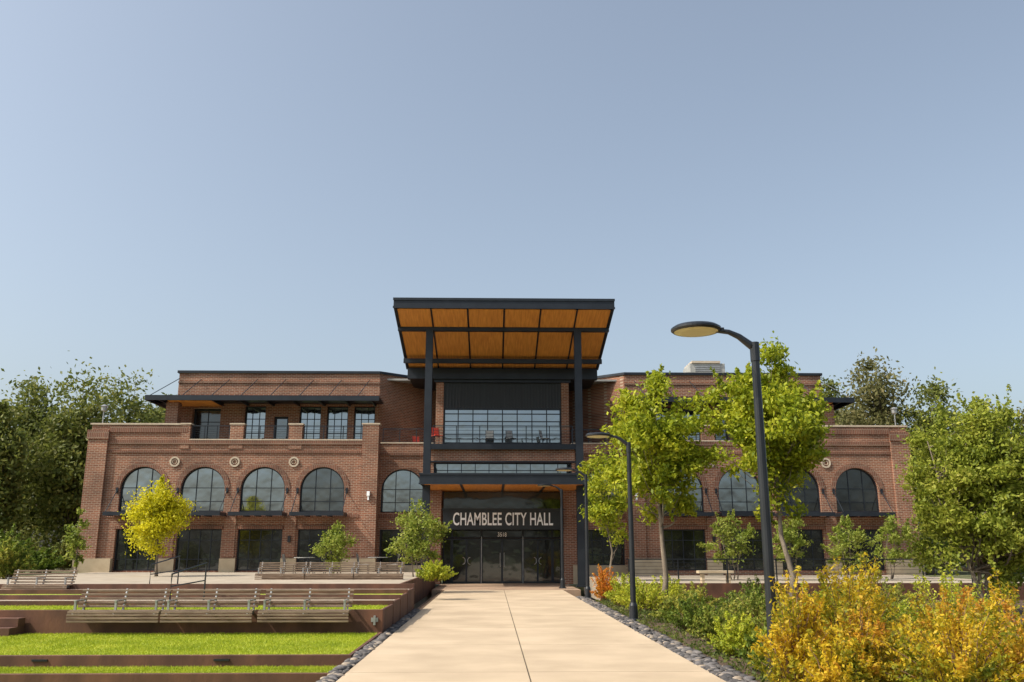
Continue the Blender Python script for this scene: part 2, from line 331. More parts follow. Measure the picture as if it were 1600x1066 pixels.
def window(xa,xb,za,zb,y,arch=False,nx=3,zs=(),glass='glass_sky',fw_=.06,fm=.035,name='window'):
    mb=MB(); c=(xa+xb)/2;r=(xb-xa)/2
    def topz(x): return zb+math.sqrt(max(r*r-(x-c)**2,0)) if arch else zb
    mb.box(xa,xa+fw_,y,y+.08,za,zb).box(xb-fw_,xb,y,y+.08,za,zb).box(xa+fw_,xb-fw_,y,y+.08,za,za+fw_)
    if arch:
        n=16
        for i in range(n):
            a0,a1=PI*i/n,PI*(i+1)/n
            p=[(c-R_*math.cos(t_),zb+R_*math.sin(t_)) for t_ in (a0,a1) for R_ in (r,r-fw_)]
            mb.add([(p[0][0],y,p[0][1]),(p[2][0],y,p[2][1]),(p[3][0],y,p[3][1]),(p[1][0],y,p[1][1])],[(0,1,2,3)])
            mb.add([(p[1][0],y,p[1][1]),(p[3][0],y,p[3][1]),(p[3][0],y+.08,p[3][1]),(p[1][0],y+.08,p[1][1])],[(0,1,2,3)])
    else: mb.box(xa+fw_,xb-fw_,y,y+.08,zb-fw_,zb)
    for i in range(1,nx):
        x=xa+(xb-xa)*i/nx; mb.box(x-fm/2,x+fm/2,y+.012,y+.07,za+fw_,topz(x)-.02)
    for z in zs:
        hw=r if z<=zb else math.sqrt(max(r*r-(z-zb)**2,0)); mb.box(c-hw+.02,c+hw-.02,y+.014,y+.068,z-fm/2,z+fm/2)
    f=P(mb,name,M['metal'])
    g=MB(); yp=y+.045
    if arch: g.quad(*([(xa,yp,za),(xb,yp,za)]+[(c+r*math.cos(PI*i/16),yp,zb+r*math.sin(PI*i/16)) for i in range(17)]))
    else: g.quad((xa,yp,za),(xb,yp,za),(xb,yp,zb),(xa,yp,zb))
    g.build('pane',M[glass],f); return f
def railing(x0,x1,y,z0,z1,n=3,dy=0,name='railing'):
    mb=MB(); mb.bar((x0,y,z1),(x1,y+dy,z1),.05,.04)
    for i in range(n+1):
        t_=i/n; X=x0+(x1-x0)*t_; mb.bar((X,y+dy*t_,z0),(X,y+dy*t_,z1),.04)
    k=6
    for i in range(k):
        z=z0+(z1-z0)*(i+.5)/k; mb.bar((x0,y,z),(x1,y+dy,z),.014)
    return P(mb,name,M['metal'])
cent=[17.6,14.67,11.75,8.85]; HW=1.08
for s in (-1,1):
    def X(u): return XC+s*u
    def rg(a,b): return (min(X(a),X(b)),max(X(a),X(b)))
    mb=MB(); bays=[]
    for c in cent:
        a,b=rg(c-HW,c+HW); bays.append((a,b,[(.66,2.62,False),(3.45,4.54,True)]))
    x0,x1=rg(20.35,6.2); wall(mb,x0,x1,BY,0,6.9,bays)
    xo=X(20.35); mb.quad((xo,BY,0),(xo,BY+18,0),(xo,BY+18,7.68),(xo,BY,7.68)); xi=X(6.2); mb.quad((xi,BY,0),(xi,BY+1,0),(xi,BY+1,6.9),(xi,BY,6.9))
    a,b=rg(20.35,15.8); mb.box(a,b,BY+.002,BY+.35,6.9,7.68); 
    mb.box(*rg(20.35,20.0),BY+.35,BY+18,6.9,7.68)
    P(mb,'brick_wall',M['brick'])
    P(MB().box(*rg(20.42,15.74),BY-.06,BY+.4,7.68,7.76),'coping',M['cream'])
    P(MB().box(*rg(20.3,6.2),BY+.3,BY+18,6.2,6.3),'terrace_floor',M['conc2'])
    def pil(*a): P(MB().box(*a),'pilaster',M['brick'])
    pil(*rg(20.4,19.45),BY-.16,BY-.002,.0,7.4); pil(*rg(6.95,6.15),BY-.22,BY+.3,0,7.7)
    for c in (13.2,10.3): pil(*rg(c+.33,c-.33),BY-.05,BY+.33,6.5,7.7)
    pil(*rg(15.95,15.5),BY-.05,BY+.33,6.5,7.7)
    for c in (16.13,13.2,10.3): pil(*rg(c+.28,c-.28),BY-.07,BY-.002,1.28,3.17)
    for z,h,p in ((6.72,.2,.07),(6.3,.1,.05),(3.18,.14,.05)): P(MB().box(*rg(19.44,6.96),BY-p,BY-.001,z,z+h),'brick_band',M['brick_dark'])
    P(MB().box(*rg(20.46,19.4),BY-.22,BY-.161,6.95,7.4),'brick_band',M['brick_dark']); P(MB().box(*rg(19.44,15.6),BY-.06,BY-.001,7.3,7.6),'brick_band',M['brick_dark'])
    P(MB().box(*rg(15.5,6.96),BY-.08,BY+.36,6.92,6.98) ,'coping',M['cream'])
    for a,b in ((7.0,6.1),(13.57,12.83),(10.67,9.93),(15.99,15.46)): P(MB().box(*rg(a,b),BY-.25 if a==7. else BY-.08,BY+.36,7.7,7.77),'coping',M['cream'])
    edges=[20.4]+[e for c in cent for e in (c+HW,c-HW)]+[6.1]
    for i in range(0,len(edges),2):
        a,b=edges[i],edges[i+1]; P(MB().box(*rg(a,b),BY-.28 if i in(0,8) else BY-.1,BY-.003,0,1.24),'stone_base',M['stone'])
    P(MB().box(*rg(20.45,20.405),BY-.28,BY+18,0,1.24),'stone_base',M['stone'])
    for ci,c in enumerate(cent):
        a,b=rg(c-HW,c+HW)
        window(a,b,.66,2.62,BY+.18,False,4,(1.2,2.1),'glass_dark_refl')
        gm='glass_sky' if s<0 and ci<3 else ('glass_mid_refl' if s<0 else ('glass_dark_refl' if ci<2 else 'glass_sky'))  # arch glass picked by how bright its reflection should look
        window(a,b,3.45,4.54,BY+.16,True,3,(3.95,4.6),gm)
        mb=MB(); n=22; cc=(a+b)/2
        for i in range(n):
            a0,a1=PI*i/n,PI*(i+1)/n; v=[]
            for yy in (BY-.035,BY-.001):
                for (R_,t_) in ((HW,a0),(HW+.24,a0),(HW+.24,a1),(HW,a1)): v.append((cc-R_*math.cos(t_),yy,4.54+R_*math.sin(t_)))
            mb.add(v,[(0,1,2,3),(1,5,6,2),(0,3,7,4)])
        P(mb,'arch_surround',M['brick_dark'])
        mb=MB(); mb.box(a-.18,b+.18,BY-1.15,BY-.08,3.28,3.33)
        mb.box(a-.2,b+.2,BY-1.2,BY-1.15,3.22,3.4).box(a-.2,a-.15,BY-1.15,BY-.08,3.22,3.39).box(b+.15,b+.2,BY-1.15,BY-.08,3.22,3.39)
        for i in range(1,4): xx=a+(b-a)*i/4; mb.box(xx-.03,xx+.03,BY-1.15,BY-.08,3.2,3.28)
        aw=P(mb,'awning',M['metal'])
        for xx in (a-.12,b+.12): MB().tube([(xx,BY-1.1,3.4),(xx,BY-.03,4.45)],.022,6).box(xx-.05,xx+.05,BY-.06,BY-.004,4.35,4.6).build('tie_rod',M['metal'],aw)
        P(MB().box(a-.05,b+.05,BY-.09,BY+.14,2.62,2.76),'lintel',M['brick_dark'])
    for u in (16.13,13.2,10.3):
        cx=X(u);cz=5.86; mb=MB()
        for i in range(24):
            a0,a1=2*PI*i/24,2*PI*(i+1)/24; v=[]
            for yy in (BY-.06,BY-.001):
                for (R_,t_) in ((.17,a0),(.25,a0),(.25,a1),(.17,a1)): v.append((cx+R_*math.cos(t_),yy,cz+R_*math.sin(t_)))
            mb.add(v,[(0,3,2,1),(1,2,6,5),(0,4,7,3)])
        for q in (-1,1):
            pts=[(cx+q*(.015+.09*math.sin(a_)*1.0) ,BY-.04,cz+.09*math.cos(a_)) for a_ in [PI*j/8 for j in range(9)]]
            mb.tube(pts,.018,5)
        P(mb,'medallion',M['cream'])
    for (a,b) in ((15.45,13.6),(12.8,10.7),(9.9,7.0)): railing(*rg(a,b),BY+.12,6.98,7.66)
    for u in (10.3,):
        P(MB().box(X(u)-.06,X(u)+.06,BY-.2,BY-.07,2.0,2.3),'wall_lamp',M['black'])
    P(MB().box(X(6.55)-.07,X(6.55)+.07,BY-.36,BY-.22,4.2,4.42).box(X(6.55)-.04,X(6.55)+.04,BY-.3,BY-.22,4.0,4.2),'wall_lamp',M['white'])
    P(MB().tube([(X(19.9),BY+.1,7.76),(X(19.9),BY+.1,8.35)],.03,6).lathe((X(19.9),BY+.1,8.35),[(.04,0),(.13,.05),(.14,.24),(.2,.26),(.03,.36)],12),'parapet_lamp',M['steel'])
    a,b=rg(6.2,3.5); w0,w1=rg(6.1,3.95)
    mb=MB(); wall(mb,a,b,BY+1,0,6.9,[(w0,w1,[(.9,2.62,False),(3.45,4.54,True)])]); mb.box(a,b,BY+1.25,BY+1.3,6.3,6.9)
    P(mb,'brick_wall',M['brick'])
    window(w0,w1,.9,2.62,BY+1.18,False,4,(1.4,2.1),'glass_dark_refl'); window(w0,w1,3.45,4.54,BY+1.16,True,3,(3.95,4.6),'glass_sky')
    P(MB().box(a,b,BY+.95,BY+1.35,6.9,6.96),'coping',M['cream']); P(MB().box(a,b,BY+.93,BY+.999,.0,.9),'stone_base',M['stone'])
    P(MB().box(a,b,BY+.93,BY+.999,6.3,6.42),'brick_band',M['brick_dark']); P(MB().box(a,b,BY+.94,BY+.999,3.2,3.32),'brick_band',M['brick_dark'])
    P(MB().box(*rg(6.2,3.2),BY+1.3,50,6.2,6.3),'terrace_floor',M['conc2'])
    railing(*rg(6.1,3.55),BY+1.1,6.96,7.66)
    UY=47.0; ops=[(16.5,15.0,6.35,9.0),(13.72,12.62,7.0,9.12),(12.15,11.4,6.35,8.56),(10.82,9.68,7.0,9.12),(9.36,8.24,7.0,9.12),(7.92,6.8,7.0,9.12)]
    bays=[(*rg(o_[0],o_[1]),[(o_[2],o_[3],False)]) for o_ in ops]
    a,b=rg(17.36,6.6); mb=MB(); wall(mb,a,b,UY,6.3,10.9,bays,.35 )
    xo=X(17.36); mb.quad((xo,UY,6.3),(xo,UY+15,6.3),(xo,UY+15,10.9),(xo,UY,10.9))
    mb.quad((X(6.6),UY,6.3),(X(3.5),49.6,6.3),(X(3.5),49.6,10.9),(X(6.6),UY,10.9))
    P(mb,'brick_wall',M['brick'])
    P(MB().box(*rg(17.45,6.6),UY-.08,UY+.3,10.9,11.03).add([(X(6.6),UY-.08,10.9),(X(3.4),49.5,10.9),(X(3.4),50,10.9),(X(6.6),UY+.3,10.9),(X(6.6),UY-.08,11.03),(X(3.4),49.5,11.03),(X(3.4),50,11.03),(X(6.6),UY+.3,11.03)],[(0,1,5,4),(4,5,6,7),(2,3,7,6),(0,3,2,1)]),'coping',M['metal'])
    P(MB().box(*rg(17.3,3.5),UY+.3,UY+15,10.6,10.7) ,'flat_roof',M['grey'])
    P(MB().box(*rg(17.37,6.61),UY-.05,UY-.001,10.35,10.45),'brick_band',M['brick_dark']); P(MB().box(*rg(14.9,6.61),UY-.05,UY-.001,9.2,9.3),'brick_band',M['brick_dark'])
    for i,o_ in enumerate(ops):
        a,b=rg(o_[0],o_[1])
        if i==2:
            f=window(a,b,o_[2],o_[3],UY+.2,False,1,(),'glass_mid_refl',.1,name='door'); MB().box(b-.16,b-.12,UY+.14,UY+.2,7.2,7.5).build('handle',M['steel'],f)
        elif i==0: window(a,b,o_[2],o_[3],UY+.34,False,2,(8.3,),'glass_dark_refl',.1)
        else: window(a,b,o_[2],o_[3],UY+.2,False,3,(7.7,8.45),'glass_sky')
    mb=MB(); mb.box(*rg(18.3,6.35),45.0,45.08,9.1,9.36).box(*rg(18.3,6.35),45.08,46.99,9.24,9.3).box(*rg(18.3,18.22),45.08,49,9.1,9.36).box(*rg(18.22,17.4),45.08,49,9.24,9.3)
    for i in range(9): u=17.6-i*1.35; mb.box(*rg(u+.04,u-.04),45.08,46.99,9.1,9.24)
    cn=P(mb,'terrace_canopy',M['metal'])
    P(MB().box(*rg(17.2,14.95),45.15,46.95,9.08,9.1),'soffit',M['wood'])
    for i in range(7):
        u=16.25-i*1.5; MB().tube([(X(u+.25),45.2,9.36),(X(u-.1),46.96,10.55)],.02,6).build('tie_rod',M['metal'],cn)
    MB().tube([(X(18.15),45.2,9.36),(X(17.3),46.95,10.6)],.02,6).build('tie_rod',M['metal'],cn)
    P(MB().box(*rg(17.36,16.75),45.5,46.1,6.3,9.08),'pilaster',M['brick'])
# centre
def C(u): return XC+u
for s in (-1,1):
    a,b=sorted((C(s*3.1),C(s*3.5))); pil(a,b,46,49.7,6.3,10.4)
    a,b=sorted((C(s*3.06),C(s*3.5))); pil(a,b,45.0,46.4,0,4.6)
CY=43.75
mb=MB(); wall(mb,C(-3.55),C(3.55),CY,4.91,6.52,[(C(-3.4),C(3.4),[(5.05,5.82,False)])],.2); mb.box(C(-3.55),C(3.55),CY+.22,CY+.3,4.91,6.5)
for s in (-1,1): mb.quad((C(s*3.55),CY,4.91),(C(s*3.55),46,4.91),(C(s*3.55),46,6.52),(C(s*3.55),CY,6.52))
P(mb,'brick_wall',M['brick'])
window(C(-3.4),C(3.4),5.05,5.82,CY+.1,False,10,(5.45,),'glass_sky')
P(MB().box(C(-3.85),C(3.85),43.5,43.6,6.46,6.72).box(C(-3.85),C(3.85),43.6,46,6.56,6.7).box(C(-3.6),C(3.6),43.66,CY-.003,5.83,5.9),'balcony',M['metal'])
railing(C(-3.45),C(3.45),43.6,6.72,7.62,6)
window(C(-3.1),C(3.1),7.0,8.9,46.1,False,8,(7.5,8.2,8.6),'glass_sky',.09,.05)
P(MB().box(C(-3.1),C(3.1),46.05,46.3,6.5,7.0),'spandrel_panel',M['metal'])
mb=MB(); mb.box(C(-3.1),C(3.1),46.12,46.3,8.9,10.4)
x=C(-3.08)
while x<C(3.08): mb.box(x,x+.06,46.06,46.119,8.95,10.35); x+=.16
P(mb,'ribbed_panel',M['rib'])
P(MB().box(C(-5.0),C(5.0),45.7,46.1,10.4,10.95).box(C(-4.9),C(4.9),46.1,50,10.4,10.8).box(C(-3.6),C(3.6),45.9,46.05,10.25,10.4).box(C(-5.1),C(5.1),44.4,44.6,10.98,11.2),'roof_beam',M['metal'])
cp=P(MB().add([(C(-5.13),39.5,12.56),(C(5.13),39.5,12.56),(C(5.13),46.3,11.0),(C(-5.13),46.3,11.0),(C(-5.13),39.5,12.98),(C(5.13),39.5,12.98),(C(5.13),46.3,11.3),(C(-5.13),46.3,11.3)],[(0,3,2,1),(4,5,6,7),(0,1,5,4),(1,2,6,5),(2,3,7,6),(3,0,4,7)]),'canopy_roof',M['metal'],bevel=.015)
def zs(y): return 12.56+(y-39.5)*(11.0-12.56)/6.8
cols=[-5.0,-3.4,-1.7,0,1.7,3.4,5.0]
for (ya,yb) in ((39.62,41.35),(41.65,46.0)):
    for i in range(6):
        a,b=C(cols[i])+.04,C(cols[i+1])-.04
        MB().add([(a,ya,zs(ya)-.03),(b,ya,zs(ya)-.03),(b,yb,zs(yb)-.03),(a,yb,zs(yb)-.03),(a,ya,zs(ya)-.002),(b,ya,zs(ya)-.002),(b,yb,zs(yb)-.002),(a,yb,zs(yb)-.002)],[(0,3,2,1),(0,1,5,4),(1,2,6,5),(2,3,7,6),(3,0,4,7)]).build('soffit_panel',M['wood'],cp)
mb=MB()
for c in cols: mb.bar((C(c),39.55,zs(39.55)-.03),(C(c),46.1,zs(46.1)-.03),.07,.06)
mb.box(C(-5.1),C(5.1),41.36,41.64,11.93,12.1).box(C(-5.1),C(5.1),41.47,41.53,12.1,12.4).box(C(-5.1),C(5.1),41.36,41.64,12.34,12.4)
mb.box(C(-5.15),C(5.15),39.46,39.499,12.52,12.62).box(C(-5.15),C(5.15),39.46,39.499,12.9,13.02)
mb.build('canopy_beam',M['metal'],cp)
for s in (-1,1):
    c=C(s*3.57); P(MB().box(c-.17,c+.17,41.33,41.37,0,11.95).box(c-.17,c+.17,41.63,41.67,0,11.95).box(c-.03,c+.03,41.37,41.63,0,11.95).box(c-.25,c+.25,41.25,41.75,0,.06),'canopy_column',M['metal'])
lc=P(MB().box(C(-3.82),C(3.82),40.5,40.58,4.55,5.02).box(C(-3.85),C(3.85),40.46,40.499,4.96,5.04).box(C(-3.85),C(3.85),40.46,40.499,4.53,4.6).box(C(-3.82),C(-3.74),40.58,44.5,4.56,5.0).box(C(3.74),C(3.82),40.58,44.5,4.56,5.0).box(C(-3.74),C(3.74),40.58,46,4.7,4.9),'entrance_canopy',M['metal'])
cc=[-3.7,-1.95,-.0,1.95,3.7]
for i in range(4): MB().box(C(cc[i])+.06,C(cc[i+1])-.06,40.66,45.9,4.56,4.69).build('soffit_panel',M['wood'],lc)
mb=MB()
for c in cc: mb.box(C(c)-.055,C(c)+.055,40.6,45.95,4.53,4.695)
mb.build('canopy_beam',M['metal'],lc)
# entrance
P(MB().box(C(-3.0),C(3.0),46.0,46.2,3.66,4.52),'transom_panel',M['glass_dark_refl'])
sg=P(MB().box(C(-2.95),C(3.0),44.6,44.72,2.66,3.62).box(C(-3.0),C(3.05),44.54,44.76,3.56,3.64).box(C(-3.0),C(3.05),44.54,44.76,2.62,2.68),'sign_panel',M['black'])
def text(txt,cx,cz,y,width,height,mat,parent,off=.012,name='lettering'):
    cu=bpy.data.curves.new('t','FONT'); cu.body=txt; cu.size=1; cu.extrude=.008; cu.offset=off; cu.space_character=1.04
    to=bpy.data.objects.new('t',cu); COL.objects.link(to); dg=bpy.context.evaluated_depsgraph_get()
    me=bpy.data.meshes.new_from_object(to.evaluated_get(dg)); bpy.data.objects.remove(to)
    v=np.array([p.co[:] for p in me.vertices]); mn,mx_=v.min(0),v.max(0); sx=width/(mx_[0]-mn[0]); sz=height/(mx_[1]-mn[1])
    for p in me.vertices:
        x_,y_,z_=p.co; p.co=(cx+(x_-(mn[0]+mx_[0])/2)*sx,y-z_,cz+(y_-(mn[1]+mx_[1])/2)*sz)
    me.materials.clear(); me.materials.append(mat); me.name=name
    o=bpy.data.objects.new(name,me); COL.objects.link(o); par(o,parent); return o
text('CHAMBLEE CITY HALL',C(.03),3.13,44.585,4.95,.63,M['white'],sg,.014)
dx=[-3.0,-2.55,-1.05,1.05,2.55,3.0]
for i in range(5):
    a,b=C(dx[i]),C(dx[i+1])
    isd=i in(1,3); nm='door' if i in (1,2,3) else 'window'
    f=window(a,b,.02,2.2,46.0,False,2 if i in (1,2,3) else 1,(),'glass_dark_refl',.07,.09,name=nm)
    if i in (1,2,3):
        cm=(a+b)/2
        for q in (-1,1):
            mb=MB()
            if isd: mb.tube([(cm+q*(.19-.13*math.sin(t_)),45.94,1.1+.17*math.cos(t_)) for t_ in [PI*j/8 for j in range(9)]],.022,6)
            else: mb.tube([(cm+q*.1,45.94,.8),(cm+q*.1,45.94,1.5)],.018,6)
            mb.build('handle',M['steel'],f)
    window(a,b,2.24,2.68,46.0,False,1,(),'glass_dark_refl',.05,name='window')
for u in (-1.05,1.05): P(MB().box(C(u)-.015,C(u)+.015,45.9,45.93,.0,2.3),'reflection_bar',M['steel'])  # thin pale bars standing in for whitish reflections between the doors
text('3518',C(0),2.40,45.97,.45,.22,M['white'],hall,.02,name='house_number')
P(MB().box(C(-3.0),C(3.0),46.25,46.4,0,4.6),'rear_wall',M['brick']); P(MB().box(C(-20),C(20),62,62.2,0,7.6),'rear_wall',M['brick']); P(MB().box(C(-17),C(17),61.5,61.7,6.3,10.8),'rear_wall',M['brick'])
# rooftop unit
xa,_=W(1073,575,52); xb,_=W(1138,575,52)
ru=thing('rooftop_unit','grey air handling unit on the flat roof right of the canopy','rooftop unit',((xa+xb)/2,52,10.7))
MB().box(xa+.2,xb-.2,52,54,10.7,12.62).build('casing',M['grey'],ru,bevel=.03)
mb=MB()
for i in range(9): mb.box(xa+.5,xb-.5,51.95,51.999,11.4+i*.12,11.47+i*.12)
mb.build('louvre',M['steel'],ru); MB().box(xa+.3,xb-.5,51.9,54.05,12.621,12.75).build('lid',M['cream'],ru); MB().box(xa,xb,51.9,54.1,11.9,12.05).build('flange',M['grey'],ru)
# ------------------------------------------------------------------ street lamps
def lamp():
    t=thing('street_lamp','','street lamp')
    MB().lathe((0,0,0),[(.17,0),(.17,.03),(.11,.06),(.1,.35),(.075,.42)],16).build('base',M['black'],t,smooth=False)
    MB().tube([(0,0,.05),(0,0,.4),(0,0,4.1)],[.08,.07,.052],14).tube([(0,0,4.05),(0,0,4.3)],[.062,.062],14).build('pole',M['black'],t,smooth=False)
    MB().tube([(0,0,4.22),(-.06,0,4.27),(-.2,0,4.38),(-.33,0,4.44),(-.5,0,4.46)],[.05,.05,.04,.033,.03],10).build('arm',M['black'],t,smooth=True)
    h=MB().lathe((-.76,0,4.44),[(.30,0),(.325,.02),(.325,.045),(.28,.075),(.12,.1),(.02,.105)],32).box(-.5,-.4,-.05,.05,4.44,4.49).build('lamp_head',M['black'],t,smooth=False)
    MB().lathe((-.76,0,4.425),[(.2,0),(.285,.013)],32).build('lens',M['lens'],h)
    return t
lp=lamp()
spots=[(11.2,3.42,'tall black street lamp in front of the golden shrubs, nearest to the camera'),(22.2,3.42,'black street lamp beside the path, second from the camera'),(31.9,3.34,'black street lamp beside the path, third from the camera'),(40.2,3.1,'black street lamp beside the doors, farthest from the camera')]
for i,(Y,x,l) in enumerate(spots): place(lp,i==0,(x,Y,-.03 if i<3 else 0),0,l,'black street lamps along the right side of the path')
# ------------------------------------------------------------------ benches
def bench(Wd=1.86):
    t=thing('slatted_bench','','bench'); h=Wd/2
    mb=MB()
    prof=[(-.5,-.19),(-.51,-.13),(-.51,-.07),(-.49,-.02),(-.41,.005),(-.33,.0),(-.25,-.005),(-.17,-.005)]
    for (y,z) in prof: mb.box(-h,h,y-.03 if z>-.01 else y-.012,y+.03 if z>-.01 else y+.012,z-.012 if z>-.01 else z-.02,z+.012 if z>-.01 else z+.02)
    mb.build('seat',M['teak'],t,bevel=.004)
    mb=MB()
    for i in range(5):
        z=.05+i*.075; y=-.06+i*.035; mb.box(-h,h,y-.012,y+.012,z,z+.042)
    mb.build('backrest',M['teak'],t,bevel=.004)
    for x in (-h+.1,0,h-.1):
        MB().bar((x,-.04,-.05),(x,.11,.4),.03,.05).bar((x,-.5,-.05),(x,.0,-.05),.03,.05).build('bracket',M['steel'],t)
        MB().box(x-.02,x+.02,-.42,-.38,.01,.18).box(x-.022,x+.022,-.44,-.05,.18,.205).build('armrest',M['steel'],t)
    return t
bp=bench(1.78); first=True
data=[(185,955,18.72,.455,'front timber bench on the steel wall, leftmost of the three'),(329,955,18.72,.455,'front timber bench on the steel wall, middle of the three'),(478,955,18.72,.455,'front timber bench on the steel wall, rightmost of the three'),
 (60,922,26.1,.68,'timber bench at far left, standing behind the front row of benches'),
 (440,900,33.2,.8,'small far timber bench at the cafe terrace, leftmost of that row'),(516,900,33.2,.8,'small far timber bench at the cafe terrace, second of that row'),(592,900,33.2,.8,'small far timber bench at the cafe terrace, nearest the path')]
for (px,py,Y,z,l) in data:
    X_,_=W(px,py,Y-.25); o=place(bp,first,(X_,Y,z),0,l,'slatted timber benches on the lawn terraces'); first=False
def handrail(px,Y0,Y1,z0,z1,label):
    X_,_=W(px,930,Y0); t=thing('handrail',label,'handrail',(X_,Y0,z0),'black handrails of the lawn steps')
    MB().tube([(X_,Y0,z0),(X_,Y0,z0+.62),(X_+.45,Y1,z1+.85),(X_+.45,Y1,z1)],.022,8).build('rail',M['black'],t)
    MB().tube([(X_,Y0,z0+.35),(X_+.45,Y1,z1+.45)],.015,8).build('lower_rail',M['black'],t)
handrail(266,21.0,22.0,.47,.47,'black tubular handrail just behind the middle front bench')
handrail(232,26.3,27.3,.6,.6,'black tubular handrail in front of the yellow tree')
# ------------------------------------------------------------------ cafe furniture
def chair(mat_seat):
    t=thing('cafe_chair','','chair')
    MB().box(-.22,.22,-.22,.22,.43,.46).build('seat',mat_seat,t,bevel=.01)
    MB().add([(-.21,.2,.5),(.21,.2,.5),(.21,.27,.88),(-.21,.27,.88),(-.21,.22,.5),(.21,.22,.5),(.21,.29,.88),(-.21,.29,.88)],[(0,1,2,3),(4,7,6,5),(0,4,5,1),(3,2,6,7),(0,3,7,4),(1,5,6,2)]).build('backrest',mat_seat,t)
    for x in (-.2,.2):
        MB().tube([(x,-.2,0),(x,-.2,.44)],.014,6).build('leg',M['metal'],t); MB().tube([(x,.24,0),(x,.2,.44),(x,.28,.88)],.014,6).build('leg',M['metal'],t)
    return t
def table():
    t=thing('cafe_table','','table')
    MB().lathe((0,0,.72),[(.42,0),(.42,.025)],20).build('tabletop',M['grey'],t); MB().tube([(0,0,.03),(0,0,.72)],.03,8).build('stem',M['metal'],t); MB().lathe((0,0,0),[(.26,0),(.26,.02),(.04,.04)],16).build('foot',M['metal'],t)
    return t
tb=table(); ch=chair(M['grey']); rc=chair(M['red'])
ft=True; fc=True; fr=True
for (px,Y,z,l,sh) in ((475,37,.6,'round cafe table on the lower terrace behind the far benches','table behind the far benches'),(590,38,.6,'round cafe table on the lower terrace near the multi stemmed tree','table near the multi stemmed tree'),(415,45.5,6.3,'round cafe table on the upper left terrace beside the brick parapet post','upper terrace table below the door'),(520,45.6,6.3,'round cafe table on the upper left terrace below the end windows','upper table below the end windows')):
    x=W(px,885 if z<1 else 680,Y)[0]; place(tb,ft,(x,Y,z),0,l,'round cafe tables'); ft=False
    for k,(dx_,dy_,rz,wd) in enumerate(((-.6,.1,PI/2,'left'),(.6,.05,-PI/2,'right'))):
        place(ch,fc,(x+dx_,Y+dy_,z),rz,'grey cafe chair on the %s side of the %s'%(wd,sh),'grey cafe chairs'); fc=False
for (px,Y,z,l) in ((653,44.6+1.4,6.55,'red cushioned chair on the terrace, left of the black canopy column'),(683,43.95,6.72,'red cushioned chair on the balcony, right beside the left canopy column')):
    place(rc,fr,(W(px,680,Y)[0],Y,z),.5,l,'red cushioned chairs'); fr=False
for i,px in enumerate((765,800,852)):
    place(ch,False,(W(px,680,44.8)[0],44.8,6.7),.6*i,['grey chair on the centre balcony, left one of three','grey chair on the centre balcony, middle one of three','grey chair on the centre balcony, right one of three'][i],'grey balcony chairs')
